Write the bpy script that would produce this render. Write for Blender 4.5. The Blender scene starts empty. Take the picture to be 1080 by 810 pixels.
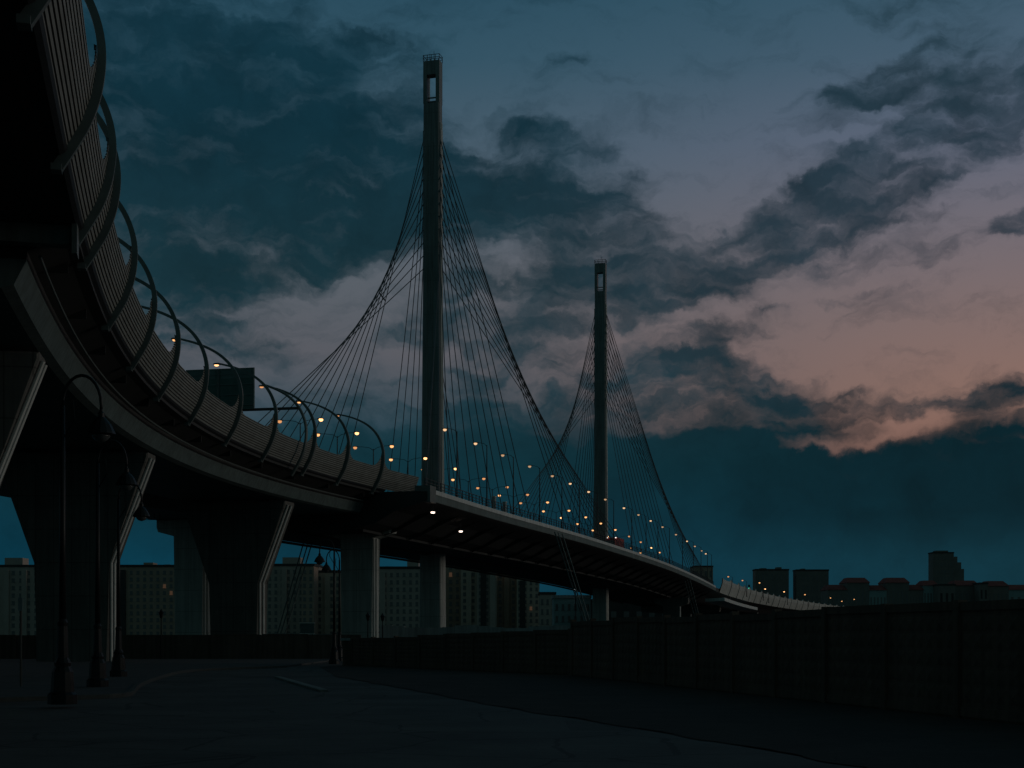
import bpy, bmesh, math, random
import numpy as np
from mathutils import Vector, Matrix
random.seed(7)
C = bpy.context.scene.collection
R = math.radians
F, EYE, HX, HY = 1500.0, 2.0, 540.0, 672.0      # focal length in photo pixels, eye height, principal column, horizon row

def P(x, y, Z):
    return Vector(((x-HX)*Z/F, Z, EYE+(HY-y)*Z/F))

# ------------------------------------------------------------------ materials
def mat(name, col, rough=0.8, var=0.25, scale=1.5, metal=0.0, bump=0.0, streak=0.0, spec=0.4, coord='Object', joints=None, cracks=0.0):
    m = bpy.data.materials.new(name); m.use_nodes = True
    nt = m.node_tree; b = nt.nodes['Principled BSDF']
    b.inputs['Roughness'].default_value = rough; b.inputs['Metallic'].default_value = metal
    b.inputs['Specular IOR Level'].default_value = spec
    tc = nt.nodes.new('ShaderNodeTexCoord')
    n = nt.nodes.new('ShaderNodeTexNoise'); n.inputs['Scale'].default_value = scale; n.inputs['Detail'].default_value = 6; n.inputs['Roughness'].default_value = .65
    nt.links.new(tc.outputs[coord], n.inputs['Vector'])
    r = nt.nodes.new('ShaderNodeValToRGB')
    r.color_ramp.elements[0].position = .3; r.color_ramp.elements[1].position = .72
    lo = [c*(1-var) for c in col]; hi = [min(1, c*(1+var)) for c in col]
    r.color_ramp.elements[0].color = (*lo, 1); r.color_ramp.elements[1].color = (*hi, 1)
    nt.links.new(n.outputs['Fac'], r.inputs['Fac'])
    out = r.outputs['Color']
    if streak:
        mp = nt.nodes.new('ShaderNodeMapping'); mp.inputs['Scale'].default_value = (1.7, 1.7, .09)
        n2 = nt.nodes.new('ShaderNodeTexNoise'); n2.inputs['Scale'].default_value = 2.0; n2.inputs['Detail'].default_value = 5
        nt.links.new(tc.outputs[coord], mp.inputs['Vector']); nt.links.new(mp.outputs['Vector'], n2.inputs['Vector'])
        r2 = nt.nodes.new('ShaderNodeValToRGB'); r2.color_ramp.elements[0].position = .35; r2.color_ramp.elements[1].position = .62
        r2.color_ramp.elements[0].color = (1-streak, 1-streak, 1-streak, 1); r2.color_ramp.elements[1].color = (1, 1, 1, 1)
        nt.links.new(n2.outputs['Fac'], r2.inputs['Fac'])
        mx = nt.nodes.new('ShaderNodeMixRGB'); mx.blend_type = 'MULTIPLY'; mx.inputs['Fac'].default_value = 1
        nt.links.new(out, mx.inputs['Color1']); nt.links.new(r2.outputs['Color'], mx.inputs['Color2']); out = mx.outputs['Color']
    def mul(fac_out, lo_):
        nonlocal out
        rr_ = nt.nodes.new('ShaderNodeMapRange'); rr_.inputs['To Min'].default_value = lo_; rr_.inputs['To Max'].default_value = 1.0
        rr_.inputs['From Max'].default_value = 1.0; nt.links.new(fac_out, rr_.inputs['Value'])
        mm = nt.nodes.new('ShaderNodeMixRGB'); mm.blend_type = 'MULTIPLY'; mm.inputs['Fac'].default_value = 1
        nt.links.new(out, mm.inputs['Color1']); nt.links.new(rr_.outputs['Result'], mm.inputs['Color2']); out = mm.outputs['Color']
    if joints:                                              # formwork joints of cast concrete
        sp_ = nt.nodes.new('ShaderNodeSeparateXYZ'); nt.links.new(tc.outputs[coord], sp_.inputs[0])
        for ax, pitch in ((0, joints[0]), (2, joints[1])):
            d_ = nt.nodes.new('ShaderNodeMath'); d_.operation = 'PINGPONG'; d_.inputs[1].default_value = pitch/2
            nt.links.new(sp_.outputs[ax], d_.inputs[0])
            g_ = nt.nodes.new('ShaderNodeMath'); g_.operation = 'GREATER_THAN'; g_.inputs[1].default_value = .035
            nt.links.new(d_.outputs[0], g_.inputs[0]); mul(g_.outputs[0], .62)
    if cracks:                                              # crack network and darker repair patches
        v_ = nt.nodes.new('ShaderNodeTexVoronoi'); v_.feature = 'DISTANCE_TO_EDGE'; v_.inputs['Scale'].default_value = .28
        nz_ = nt.nodes.new('ShaderNodeVectorMath'); nz_.operation = 'MULTIPLY_ADD'; nz_.inputs[1].default_value = (.9, .9, 0)
        nt.links.new(n.outputs['Color'], nz_.inputs[0]); nt.links.new(tc.outputs[coord], nz_.inputs[2]); nt.links.new(nz_.outputs[0], v_.inputs['Vector'])
        g_ = nt.nodes.new('ShaderNodeMath'); g_.operation = 'GREATER_THAN'; g_.inputs[1].default_value = .012
        nt.links.new(v_.outputs['Distance'], g_.inputs[0]); mul(g_.outputs[0], 1-cracks)
        v2_ = nt.nodes.new('ShaderNodeTexVoronoi'); v2_.distance = 'CHEBYCHEV'; v2_.inputs['Scale'].default_value = .13
        nt.links.new(tc.outputs[coord], v2_.inputs['Vector'])
        g2_ = nt.nodes.new('ShaderNodeMath'); g2_.operation = 'GREATER_THAN'; g2_.inputs[1].default_value = .24
        nt.links.new(v2_.outputs['Distance'], g2_.inputs[0]); mul(g2_.outputs[0], .72)
    nt.links.new(out, b.inputs['Base Color'])
    if bump:
        bp = nt.nodes.new('ShaderNodeBump'); bp.inputs['Strength'].default_value = bump; bp.inputs['Distance'].default_value = .05
        n3 = nt.nodes.new('ShaderNodeTexNoise'); n3.inputs['Scale'].default_value = scale*9; n3.inputs['Detail'].default_value = 4
        nt.links.new(tc.outputs[coord], n3.inputs['Vector'])
        nt.links.new(n3.outputs['Fac'], bp.inputs['Height']); nt.links.new(bp.outputs['Normal'], b.inputs['Normal'])
    return m

def emit(name, col, s):
    m = bpy.data.materials.new(name); m.use_nodes = True
    b = m.node_tree.nodes['Principled BSDF']
    b.inputs['Base Color'].default_value = (*[.15*q for q in col], 1)
    b.inputs['Emission Color'].default_value = (*col, 1); b.inputs['Emission Strength'].default_value = s
    return m

M = dict(
    concrete=mat('viaduct_concrete', (.30, .30, .29), .85, .22, .35, bump=.25, streak=.35),
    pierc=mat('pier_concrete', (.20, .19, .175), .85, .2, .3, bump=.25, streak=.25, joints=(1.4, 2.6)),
    palec=mat('pale_pier_concrete', (.58, .60, .57), .85, .14, .3, bump=.25, streak=.25, joints=(2.2, 2.6)),  # pier concrete raised in tone; sky light on these faces is in the colour
    girder=mat('girder_paint', (.15, .20, .195), .6, .2, .4, streak=.3),
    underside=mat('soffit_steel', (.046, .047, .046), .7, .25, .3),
    fascia=mat('fascia_pale', (.80, .80, .78), .6, .12, .6, streak=.2),
    farbar=mat('far_barrier_pale', (.66, .65, .61), .7, .15, .3, streak=.2),
    slat=mat('barrier_slat', (.35, .36, .335), .55, .18, .8),
    groove=mat('barrier_groove', (.10, .10, .095), .8, .2, .8),
    rib=mat('arch_steel', (.15, .175, .17), .45, .2, 1.2),
    dark=mat('dark_metal', (.05, .055, .06), .5, .2, 2.0, metal=.3),
    pipe=mat('pale_pipe', (.82, .80, .76), .5, .15, .7),
    pylon=mat('pylon_steel', (.24, .265, .27), .5, .14, .25, streak=.3, joints=(9, 5.2)),
    cable=mat('cable_sheath', (.09, .10, .11), .5, .1, 1.0),
    sign=mat('sign_back', (.06, .13, .12), .5, .2, .8),
    signlite=mat('sign_panel', (.11, .17, .17), .5, .2, .8),
    fence=mat('fence_concrete', (.20, .135, .105), .9, .16, .5, bump=.25, streak=.3),
    fencew=mat('low_wall_concrete', (.17, .125, .10), .9, .16, .5, bump=.25, streak=.3),
    asphalt=mat('asphalt', (.095, .084, .078), .8, .38, .3, bump=.4, cracks=.5),
    verge=mat('verge_soil', (.05, .036, .03), .95, .35, .5, bump=.8),
    ground=mat('ground_soil', (.05, .048, .045), .95, .3, .05, bump=.4),
    paving=mat('paving', (.075, .075, .075), .9, .25, .6, bump=.4),
    kerb=mat('kerb_stone', (.085, .085, .08), .9, .2, 2.0, bump=.4),
    iron=mat('cast_iron', (.02, .021, .022), .45, .2, 3.0, metal=.4),
    glassy=mat('lantern_glass', (.12, .125, .125), .2, .1, 3.0),
    brick=mat('block_brown', (.50, .35, .27), .9, .15, .2),
    panel=mat('block_grey', (.54, .43, .37), .9, .15, .2),
    panel2=mat('block_beige', (.66, .51, .41), .9, .15, .2),
    farwall=mat('far_block_wall', (.24, .215, .195), .9, .15, .2),
    teal=mat('block_teal', (.30, .42, .42), .7, .12, .2),
    roofdark=mat('roof_dark', (.07, .065, .065), .9, .2, .3),
    roofred=mat('roof_red', (.30, .085, .075), .9, .2, .3),
    pane=mat('window_dark', (.20, .19, .185), .25, .2, 1.0),
    red=mat('truck_red', (.42, .045, .04), .5, .1, 1.5),
    white=mat('vehicle_white', (.6, .6, .6), .4, .05, 1.5),
    carblue=mat('car_dark_blue', (.05, .07, .12), .3, .05, 1.5),
    tyre=mat('tyre', (.02, .02, .02), .9, .1, 3),
    pale=mat('parapet_pale', (.42, .44, .44), .85, .2, .2, streak=.3),
    water=mat('river_water', (.02, .03, .035), .15, .1, .1),
    lamp=emit('sodium_lamp', (1.0, .46, .17), 1.55),
    lampp=emit('pale_lamp', (1.0, .62, .33), 1.0),
    lampdim=emit('sodium_lamp_dim', (1.0, .44, .17), .8), lampbright=emit('sodium_lamp_bright', (1.0, .50, .20), 2.6), lamppd=emit('pale_lamp_dim', (1.0, .60, .32), .55),
    lampw=emit('underdeck_lamp', (1.0, .80, .66), 3.0),
    litwin=emit('lit_window', (1.0, .55, .32), .045),
    litwhite=emit('white_light', (.85, .95, 1.0), .9),
    head=emit('vehicle_light', (1.0, .93, .85), 1.6),
    green=emit('signal_green', (.1, .9, .6), .6),
    tail=emit('tail_light', (1.0, .12, .06), .8),
)

# ------------------------------------------------------------------ mesh helpers
def link(name, bm, m, parent=None, smooth=False, mats=None):
    me = bpy.data.meshes.new(name)
    bmesh.ops.recalc_face_normals(bm, faces=bm.faces[:])
    bm.to_mesh(me); bm.free()
    for q in (mats or [m]): me.materials.append(q)
    if smooth:
        for p in me.polygons: p.use_smooth = True
    o = bpy.data.objects.new(name, me); C.objects.link(o)
    if parent is not None: o.parent = parent
    return o

def tag(o, label, cat, group=None):
    o['label'] = label; o['category'] = cat
    if group: o['group'] = group
    return o

def empty(name, loc, label, cat, group=None, rz=0.0):
    o = bpy.data.objects.new(name, None); C.objects.link(o)
    o.location = loc; o.rotation_euler = (0, 0, rz); o.empty_display_size = .3
    return tag(o, label, cat, group)

def struct(o):
    o['kind'] = 'structure'; return o

def dup(root, loc, rz, label=None, group=None):
    def cp(o, par):
        c = o.copy(); C.objects.link(c)
        if par is not None: c.parent = par
        for ch in o.children: cp(ch, c)
        return c
    r = cp(root, None); r.location = loc; r.rotation_euler = (0, 0, rz)
    if label: r['label'] = label
    if group: r['group'] = group
    return r

def box(bm, x0, x1, y0, y1, z0, z1, mi=0, mtx=None):
    vs = [Vector((x, y, z)) for z in (z0, z1) for (x, y) in ((x0, y0), (x1, y0), (x1, y1), (x0, y1))]
    if mtx: vs = [mtx @ v for v in vs]
    v = [bm.verts.new(q) for q in vs]
    for idx in ((3, 2, 1, 0), (4, 5, 6, 7), (0, 1, 5, 4), (1, 2, 6, 5), (2, 3, 7, 6), (3, 0, 4, 7)):
        f = bm.faces.new([v[i] for i in idx]); f.material_index = mi
    return v

def tube(bm, pts, rad, n=8, cap=True, squash=None, mi=0):
    """a tube along pts; rad is a number or one per point; squash=(w,h) makes a rectangular-ish section"""
    pts = [Vector(p) for p in pts]
    if not hasattr(rad, '__len__'): rad = [rad]*len(pts)
    rings = []
    up = None
    for i, p in enumerate(pts):
        t = (pts[min(i+1, len(pts)-1)]-pts[max(i-1, 0)]).normalized()
        if up is None:
            a = Vector((0, 1, 0)) if abs(t.y) < .9 else Vector((0, 0, 1))
            up = (a-t*a.dot(t)).normalized()
        else:
            up = (up-t*up.dot(t)).normalized()
        s = t.cross(up)
        ring = [bm.verts.new(p+(up*math.cos(2*math.pi*k/n+math.pi/n)+s*math.sin(2*math.pi*k/n+math.pi/n))*rad[i]) for k in range(n)]
        rings.append(ring)
    for a, b in zip(rings, rings[1:]):
        for k in range(n):
            f = bm.faces.new((a[k], a[(k+1) % n], b[(k+1) % n], b[k])); f.material_index = mi
    if cap:
        bm.faces.new(rings[0][::-1]).material_index = mi; bm.faces.new(rings[-1]).material_index = mi

def lathe(bm, prof, c=(0, 0, 0), n=14, mi=0):
    c = Vector(c); rings = []
    for r, z in prof:
        rings.append([bm.verts.new(c+Vector((max(r, .002)*math.cos(2*math.pi*k/n), max(r, .002)*math.sin(2*math.pi*k/n), z))) for k in range(n)])
    for a, b in zip(rings, rings[1:]):
        for k in range(n):
            bm.faces.new((a[k], a[(k+1) % n], b[(k+1) % n], b[k])).material_index = mi
    bm.faces.new(rings[0][::-1]).material_index = mi; bm.faces.new(rings[-1]).material_index = mi

def sheet(name, pts, z, m):
    bm = bmesh.new(); bm.faces.new([bm.verts.new((x, y, z)) for x, y in pts])
    return struct(link(name, bm, m))

# ------------------------------------------------------------------ the road line (outer edge of the deck nearest the camera)
H0 = EYE+16.8                                              # height of the deck edge
LZ = [38.9, 51.5, 61.2, 77.5, 89.4, 100.8, 112, 124.8, 135.5, 147.4, 156.5, 165.8]
LX = [-13.3, -16.4, -18.6, -22.1, -24.0, -25.3, -25.5, -25.0, -23.8, -21.8, -19.6, -16.3]
cf = np.polyfit(np.array(LZ)/100, LX, 4)
cd = np.polyder(cf)
def left_x(Z):
    if Z < 36:
        return float(np.polyval(cf, .36)+np.polyval(cd, .36)*(Z-36)/100)
    return float(np.polyval(cf, Z/100))
class Path:
    def __init__(s, pts):                                  # pts: (X, Y, H)
        s.p = [Vector(q) for q in pts]
        s.l = [0]
        for a, b in zip(s.p, s.p[1:]): s.l.append(s.l[-1]+(b-a).xy.length)
        s.n = []
        for i in range(len(s.p)):
            t = (s.p[min(i+1, len(s.p)-1)]-s.p[max(i-1, 0)]).xy.normalized()
            s.n.append(Vector((t.y, -t.x)))                # outward: to the camera's right
    def at(s, d, u=0, v=0):
        i = 0
        while i < len(s.l)-2 and s.l[i+1] < d: i += 1
        k = (d-s.l[i])/(s.l[i+1]-s.l[i])
        p = s.p[i].lerp(s.p[i+1], k); n = s.n[i].lerp(s.n[i+1], k).normalized()
        return Vector((p.x+n.x*u, p.y+n.y*u, p.z+v))
    def ang(s, d):
        a = s.at(d-.5); b = s.at(d+.5); t = b-a
        return math.atan2(t.x, t.y)                        # heading, 0 = +Y
    def d_of_y(s, y):
        for i in range(len(s.p)-1):
            if s.p[i].y <= y <= s.p[i+1].y:
                return s.l[i]+(s.l[i+1]-s.l[i])*(y-s.p[i].y)/(s.p[i+1].y-s.p[i].y)
        return 0 if y < s.p[0].y else s.l[-1]
LP = Path([(left_x(z), z, H0) for z in np.arange(-14, 184.1, 1.0)])
def hermite(keys, step):
    out = []
    for i in range(len(keys)-1):
        p0 = Vector(keys[max(i-1, 0)]); p1 = Vector(keys[i]); p2 = Vector(keys[i+1]); p3 = Vector(keys[min(i+2, len(keys)-1)])
        n = max(2, int((p2-p1).length/step))
        for k in range(n):
            t = k/n
            out.append(.5*((2*p1)+(p2-p0)*t+(2*p0-5*p1+4*p2-p3)*t*t+(3*p1-p0-3*p2+p3)*t**3))
    out.append(Vector(keys[-1])); return out
MP = Path(hermite([(-9.9, 166.5, H0), (-1.6, 196.9, H0), (6.8, 225, H0), (16.6, 258, EYE+16.7), (33.6, 315, EYE+16.0), (46.5, 360, EYE+14.9), (57.3, 400, EYE+13.7)], 4))
AP = Path(hermite([(57.3, 400, EYE+13.7), (67.4, 432, EYE+12.8), (86.7, 500, EYE+12.5), (119.6, 600, EYE+12.4), (168, 725, EYE+12.4), (240, 860, EYE+12)], 6))

def sweep(path, d0, d1, step, prof, closed=True, mi=None):
    """sweep a cross-section [(u,v)] along a path"""
    bm = bmesh.new(); n = max(1, int(round((d1-d0)/step))); rings = []
    for i in range(n+1):
        d = d0+(d1-d0)*i/n
        rings.append([bm.verts.new(path.at(d, u, v)) for u, v in prof])
    k = len(prof)
    for a, b in zip(rings, rings[1:]):
        for j in range(k if closed else k-1):
            f = bm.faces.new((a[j], a[(j+1) % k], b[(j+1) % k], b[j]))
            if mi: f.material_index = mi[j]
    if closed:
        bm.faces.new(rings[0][::-1]); bm.faces.new(rings[-1])
    return bm

# ------------------------------------------------------------------ ground
bm = bmesh.new()
bm.faces.new([bm.verts.new(q) for q in ((-6000, -300, -.02), (6000, -300, -.02), (6000, 9000, -.02), (-6000, 9000, -.02))])
struct(link('ground', bm, M['ground']))
def g(x, y): Z = EYE*F/(y-HY); return ((x-HX)*Z/F, Z)
# verge strip between the road and the right-hand fence
road_r = [g(352, 713), g(430, 727), g(526, 745), g(640, 763), g(756, 782), g(911, 809)]
edge_ = hermite([(x, y, 0) for x, y in road_r], .35)
edge_ = [(p.x+random.uniform(-.07, .07)+.12*math.sin(p.y*1.3), p.y) for p in edge_]
verge_poly = [(-11, 99), (3.4, 74), (11.7, 31.5), (15, 18), (17, -20), (6, -20), (4.2, 10)]+edge_[::-1]+[(-13, 96)]
sheet('verge', verge_poly, .006, M['verge'])
road_poly = [(-40, -20), (6, -20), (4.2, 10)]+road_r[::-1]+[(-13, 100), (-60, 108)]
sheet('road', road_poly, -.010, M['asphalt'])
# raised pavement at the left with its kerb
kl = [g(-160, 745), g(60, 738), g(104, 736.5), g(132, 734), g(148, 722), g(185, 710.5), g(222, 707), g(300, 704)]
kc = [Vector((x, y, 0)) for x, y in kl]
kerb_pts = hermite([tuple(v) for v in kc], 1.0)
pav = [(p.x, p.y) for p in kerb_pts]+[(kl[-1][0], 124), (-70, 124), (-70, kl[0][1])]
bm = bmesh.new()
lo = [bm.verts.new((x, y, -.012)) for x, y in pav]; hi = [bm.verts.new((x, y, .115)) for x, y in pav]
bm.faces.new(hi)
for i in range(len(pav)): bm.faces.new((lo[i], lo[(i+1) % len(pav)], hi[(i+1) % len(pav)], hi[i]))
struct(link('pavement', bm, M['paving']))
KP = Path([tuple(p) for p in kerb_pts])
struct(link('kerb', sweep(KP, 0, KP.l[-1], 1.0, [(.0, -.01), (.2, -.01), (.2, .12), (.17, .14), (.0, .14)]), M['kerb']))
# short kerb nose at the far right of the turning
k2 = Path([(*g(296, 715), 0), (*g(320, 722), 0), (*g(346, 729.5), 0)])
struct(link('kerb_nose', sweep(k2, 0, k2.l[-1], 1.0, [(.0, -.01), (.3, -.01), (.3, .06), (.27, .08), (.0, .08)]), M['concrete']))
# the river beyond the walls
sheet('water', [(-700, 190), (900, 190), (1200, 520), (-700, 470)], -.012, M['water'])

# ------------------------------------------------------------------ walls and fences (each one thing: panels and posts)
def fence(name, A, B, hA, hB, pitch, label, m, relief=True, group=None):
    A = Vector((*A, 0)); B = Vector((*B, 0)); L = (B-A).length; n = max(1, round(L/pitch)); t = (B-A)/L
    rz = math.atan2(t.y, t.x)
    root = empty(name, A, label, 'fence' if relief else 'wall', group, rz)
    w = L/n
    for i in range(n):
        h0 = hA+(hB-hA)*(i+.5)/n+random.uniform(-.07, .05)
        bm = bmesh.new()
        x0, x1 = i*w+.13, (i+1)*w-.13
        box(bm, x0, x1, -.06, .06, -.02, h0)
        if relief:                                         # cast relief: a frame and rows of raised lozenges
            for z0, z1 in ((.05, .28), (h0-.22, h0-.02)):
                box(bm, x0+.01, x1-.01, -.10, -.062, z0, z1)
            rows, cols = 5, 7
            zz0, zz1 = .38, h0-.32
            for r_ in range(rows):
                for c_ in range(cols):
                    cx = x0+(x1-x0)*(c_+.5)/cols; cz = zz0+(zz1-zz0)*(r_+.5)/rows
                    dx = (x1-x0)/cols*.44; dz = (zz1-zz0)/rows*.42
                    base = [bm.verts.new((cx+a*dx, -.062, cz+b*dz)) for a, b in ((-1, -1), (1, -1), (1, 1), (-1, 1))]
                    top = bm.verts.new((cx, -.09, cz))
                    for k in range(4): bm.faces.new((base[k], base[(k+1) % 4], top))
        else:
            box(bm, x0+.02, x1-.02, -.10, .10, h0+.003, h0+.09)
        link('panel', bm, m, root)
    for i in range(n+1):
        h0 = hA+(hB-hA)*i/n+.06
        bm = bmesh.new(); box(bm, i*w-.125, i*w+.125, -.15, .12, -.02, h0); link('post', bm, m, root)
    return root
fence('concrete_fence', (3.22, 74.2), (15.9, 12), 2.86, 2.86, 4.0, 'tall dark precast concrete panel fence running along the right of the road', M['fence'])
fence('concrete_fence', (-11.3, 101), (3.15, 75.2), 1.9, 2.40, 3.6, 'lower middle concrete fence joining the tall fence to the bridge piers', M['fencew'])
fence('boundary_wall', (-62, 127), (-13.6, 127), 2.15, 2.15, 4.4, 'long low dark wall behind the first pier and lantern posts', M['fencew'], relief=False)
gp = empty('gate_pillar', (-11.6, 101.6, 0), 'square concrete gate pillar with flat cap at left end of middle fence', 'pillar')
bm = bmesh.new(); box(bm, -.45, .45, -.45, .45, -.02, 1.75); link('shaft', bm, M['fencew'], gp)
bm = bmesh.new(); box(bm, -.6, .6, -.6, .6, 1.753, 1.93); link('cap', bm, M['pale'], gp)
# pale embankment parapet beyond the middle fence
ep = empty('embankment_parapet', (-31.5, 185, 0), 'pale low embankment parapet seen just over the middle fence', 'parapet')
bm = bmesh.new()
for i in range(26):
    hh = 2.45 if i < 9 else 3.35+.18*math.sin(i*.9)
    box(bm, i*1.6, i*1.6+1.58, -.3, .3, -.02, hh+random.uniform(-.06, .06))
link('stone_course', bm, M['pale'], ep)
bm = bmesh.new(); box(bm, -.1, 41.8, -.45, .45, -.02, 1.9); link('plinth', bm, M['pale'], ep)

# ------------------------------------------------------------------ viaduct (near carriageway) with barrier
vd = empty('road_viaduct', (0, 0, 0), 'dark curved road viaduct with slatted noise barrier sweeping overhead from upper left corner', 'viaduct')
D1 = LP.d_of_y(169)
DJ = LP.d_of_y(60.3)
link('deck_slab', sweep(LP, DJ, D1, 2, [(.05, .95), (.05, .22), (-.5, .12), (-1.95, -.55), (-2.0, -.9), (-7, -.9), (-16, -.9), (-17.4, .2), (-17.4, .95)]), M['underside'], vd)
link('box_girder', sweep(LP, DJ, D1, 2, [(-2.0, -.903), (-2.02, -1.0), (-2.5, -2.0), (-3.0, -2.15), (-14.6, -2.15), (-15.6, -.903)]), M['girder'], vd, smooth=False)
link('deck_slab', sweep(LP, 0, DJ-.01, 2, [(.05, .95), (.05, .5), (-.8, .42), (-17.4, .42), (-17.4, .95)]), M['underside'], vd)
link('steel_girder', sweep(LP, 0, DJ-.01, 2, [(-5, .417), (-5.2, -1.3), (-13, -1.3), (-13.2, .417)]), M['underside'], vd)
link('pavement_surface', sweep(LP, 0, D1, 3, [(-.6, .953), (-16.9, .953), (-16.9, 1.0), (-.6, 1.0)]), M['asphalt'], vd)
# arch feet
AZ = [27.8, 38.9, 51.0, 60.6, 64.6, 77.5, 89.2, 100.6, 112.2, 124.4, 135.6, 147.2, 156.6, 166]
AD = [LP.d_of_y(z) for z in AZ]
PROF = [(-.05, 0), (.42, .75), (.95, 1.7), (1.30, 2.7), (1.47, 3.7), (1.48, 4.6), (1.30, 5.5), (.92, 6.4), (.35, 7.2), (-.5, 7.95), (-1.5, 8.52), (-2.7, 9.0), (-4.0, 9.35)]
def prof_u(v):
    for (u0, v0), (u1, v1) in zip(PROF, PROF[1:]):
        if v0 <= v <= v1: return u0+(u1-u0)*(v-v0)/(v1-v0)
    return PROF[-1][0]
def barrier(path, d0, d1, feet, vbase, vpeak, scale=1.0, step=.12, nsl=20):
    bm = bmesh.new()
    v_lo = .75*scale
    pitch = (vpeak-v_lo)/nsl*1.0
    rows = []
    for k in range(nsl):                                   # per slat: groove, face low, face high, groove
        a = v_lo+k*pitch
        rows += [(a, -.05, 1), (a+.04*pitch, 0, 0), (a+.62*pitch, 0, 0), (a+.66*pitch, -.05, 1)]
    n = int((d1-d0)/step)
    cols = []
    for i in range(n+1):
        d = d0+(d1-d0)*i/n
        dist = min(abs(d-q) for q in feet)
        vt = vbase+(vpeak-vbase)*max(0.0, 1-dist/2.8)**2.6
        col = []
        for v, off, _ in rows:
            vv = min(v, vt)
            col.append(bm.verts.new(path.at(d, prof_u(vv/scale)*scale+off*scale-.16, vv)))
        vv = vt
        col.append(bm.verts.new(path.at(d, prof_u(vv/scale)*scale-.26, vv)))   # top edge turned in
        cols.append((col, vt))
    for (a, va), (b, vb) in zip(cols, cols[1:]):
        vm = min(va, vb)
        for j in range(len(rows)):
            if rows[j][0] > max(va, vb): continue
            f = bm.faces.new((a[j], a[j+1], b[j+1], b[j])); f.material_index = 0 if j % 4 == 1 else 1
    bmesh.ops.dissolve_degenerate(bm, dist=.002, edges=bm.edges[:])
    return bm
link('noise_barrier', barrier(LP, 2, LP.d_of_y(176), AD, 2.95, 4.65), M['slat'], vd, mats=[M['slat'], M['groove']])
link('barrier_coping', sweep(LP, 2, D1, 1.0, [(.24, .56), (.33, .70), (.27, .76), (.06, .60), (.06, .45)]), M['dark'], vd)
# transverse steel head at the joint, its end plate, and soffit ribs
dj = LP.d_of_y(59.8)
def crossbox(path, d, u0, u1, v0, v1, w):
    bm = bmesh.new(); vs = []
    for dd in (d-w/2, d+w/2):
        vs.append([bm.verts.new(path.at(dd, u, v)) for u, v in ((u0, v0), (u1, v0), (u1, v1), (u0, v1))])
    a, b = vs
    for k in range(4): bm.faces.new((a[k], a[(k+1) % 4], b[(k+1) % 4], b[k]))
    bm.faces.new(a[::-1]); bm.faces.new(b); return bm
link('joint_beam', crossbox(LP, dj, -.10, -11, -.40, .40, .7), M['girder'], vd)
link('joint_plate', crossbox(LP, dj, .12, -.097, -.8, .5, 1.1), M['rib'], vd)
for z in np.arange(64, 168, 9.2):
    link('soffit_rib', crossbox(LP, LP.d_of_y(z), -.6, -1.9, -.45, .1, .12), M['underside'], vd)
# drain pipe running under the overhang
bm = bmesh.new(); tube(bm, [LP.at(d, -1.45, -.75) for d in np.arange(DJ, D1, 3)], .07, 6); link('drain_pipe', bm, M['rib'], vd)
# far carriageway behind it
v2 = empty('road_viaduct', (0, 0, 0), 'second dark viaduct deck running parallel behind the curved one', 'viaduct')
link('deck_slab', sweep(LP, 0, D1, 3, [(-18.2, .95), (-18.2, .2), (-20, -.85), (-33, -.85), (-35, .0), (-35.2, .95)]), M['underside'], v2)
link('box_girder', sweep(LP, 0, D1, 3, [(-21, -.853), (-22, -2.1), (-31, -2.1), (-32, -.853)]), M['girder'], v2)
link('parapet', sweep(LP, 0, D1, 3, [(-34.9, .953), (-35.2, .953), (-35.2, 1.9), (-34.9, 1.9)]), M['concrete'], v2)
# utility boxes under the far soffit
for (x, y, w) in ((157, 543.5, 2.6), (20, 518, 1.4)):
    Z = 168 if x > 100 else 150
    b_ = tag(empty('inspection_cage', P(x, y, Z), 'small steel inspection cage hanging under the far deck %s' % ('between first and second pier' if x > 100 else 'left of the first pier'), 'cage'), '%s' % ('small steel inspection cage hanging under the far deck between first and second pier' if x > 100 else 'small inspection cage under the far deck left of the first pier'), 'cage', None)
    for (a0, a1, c0, c1) in ((-w/2, w/2, -1.0, -.9), (-w/2, w/2, .9, 1.0)):
        bm = bmesh.new(); box(bm, a0, a1, -.06, .06, c0*.55, c1*.55); link('rail', bm, M['dark'], b_)
    for k in range(5):
        xx = -w/2+w*k/4; bm = bmesh.new(); box(bm, xx-.04, xx+.04, -.05, .05, -.5, 2.2); link('hanger', bm, M['dark'], b_)

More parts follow.
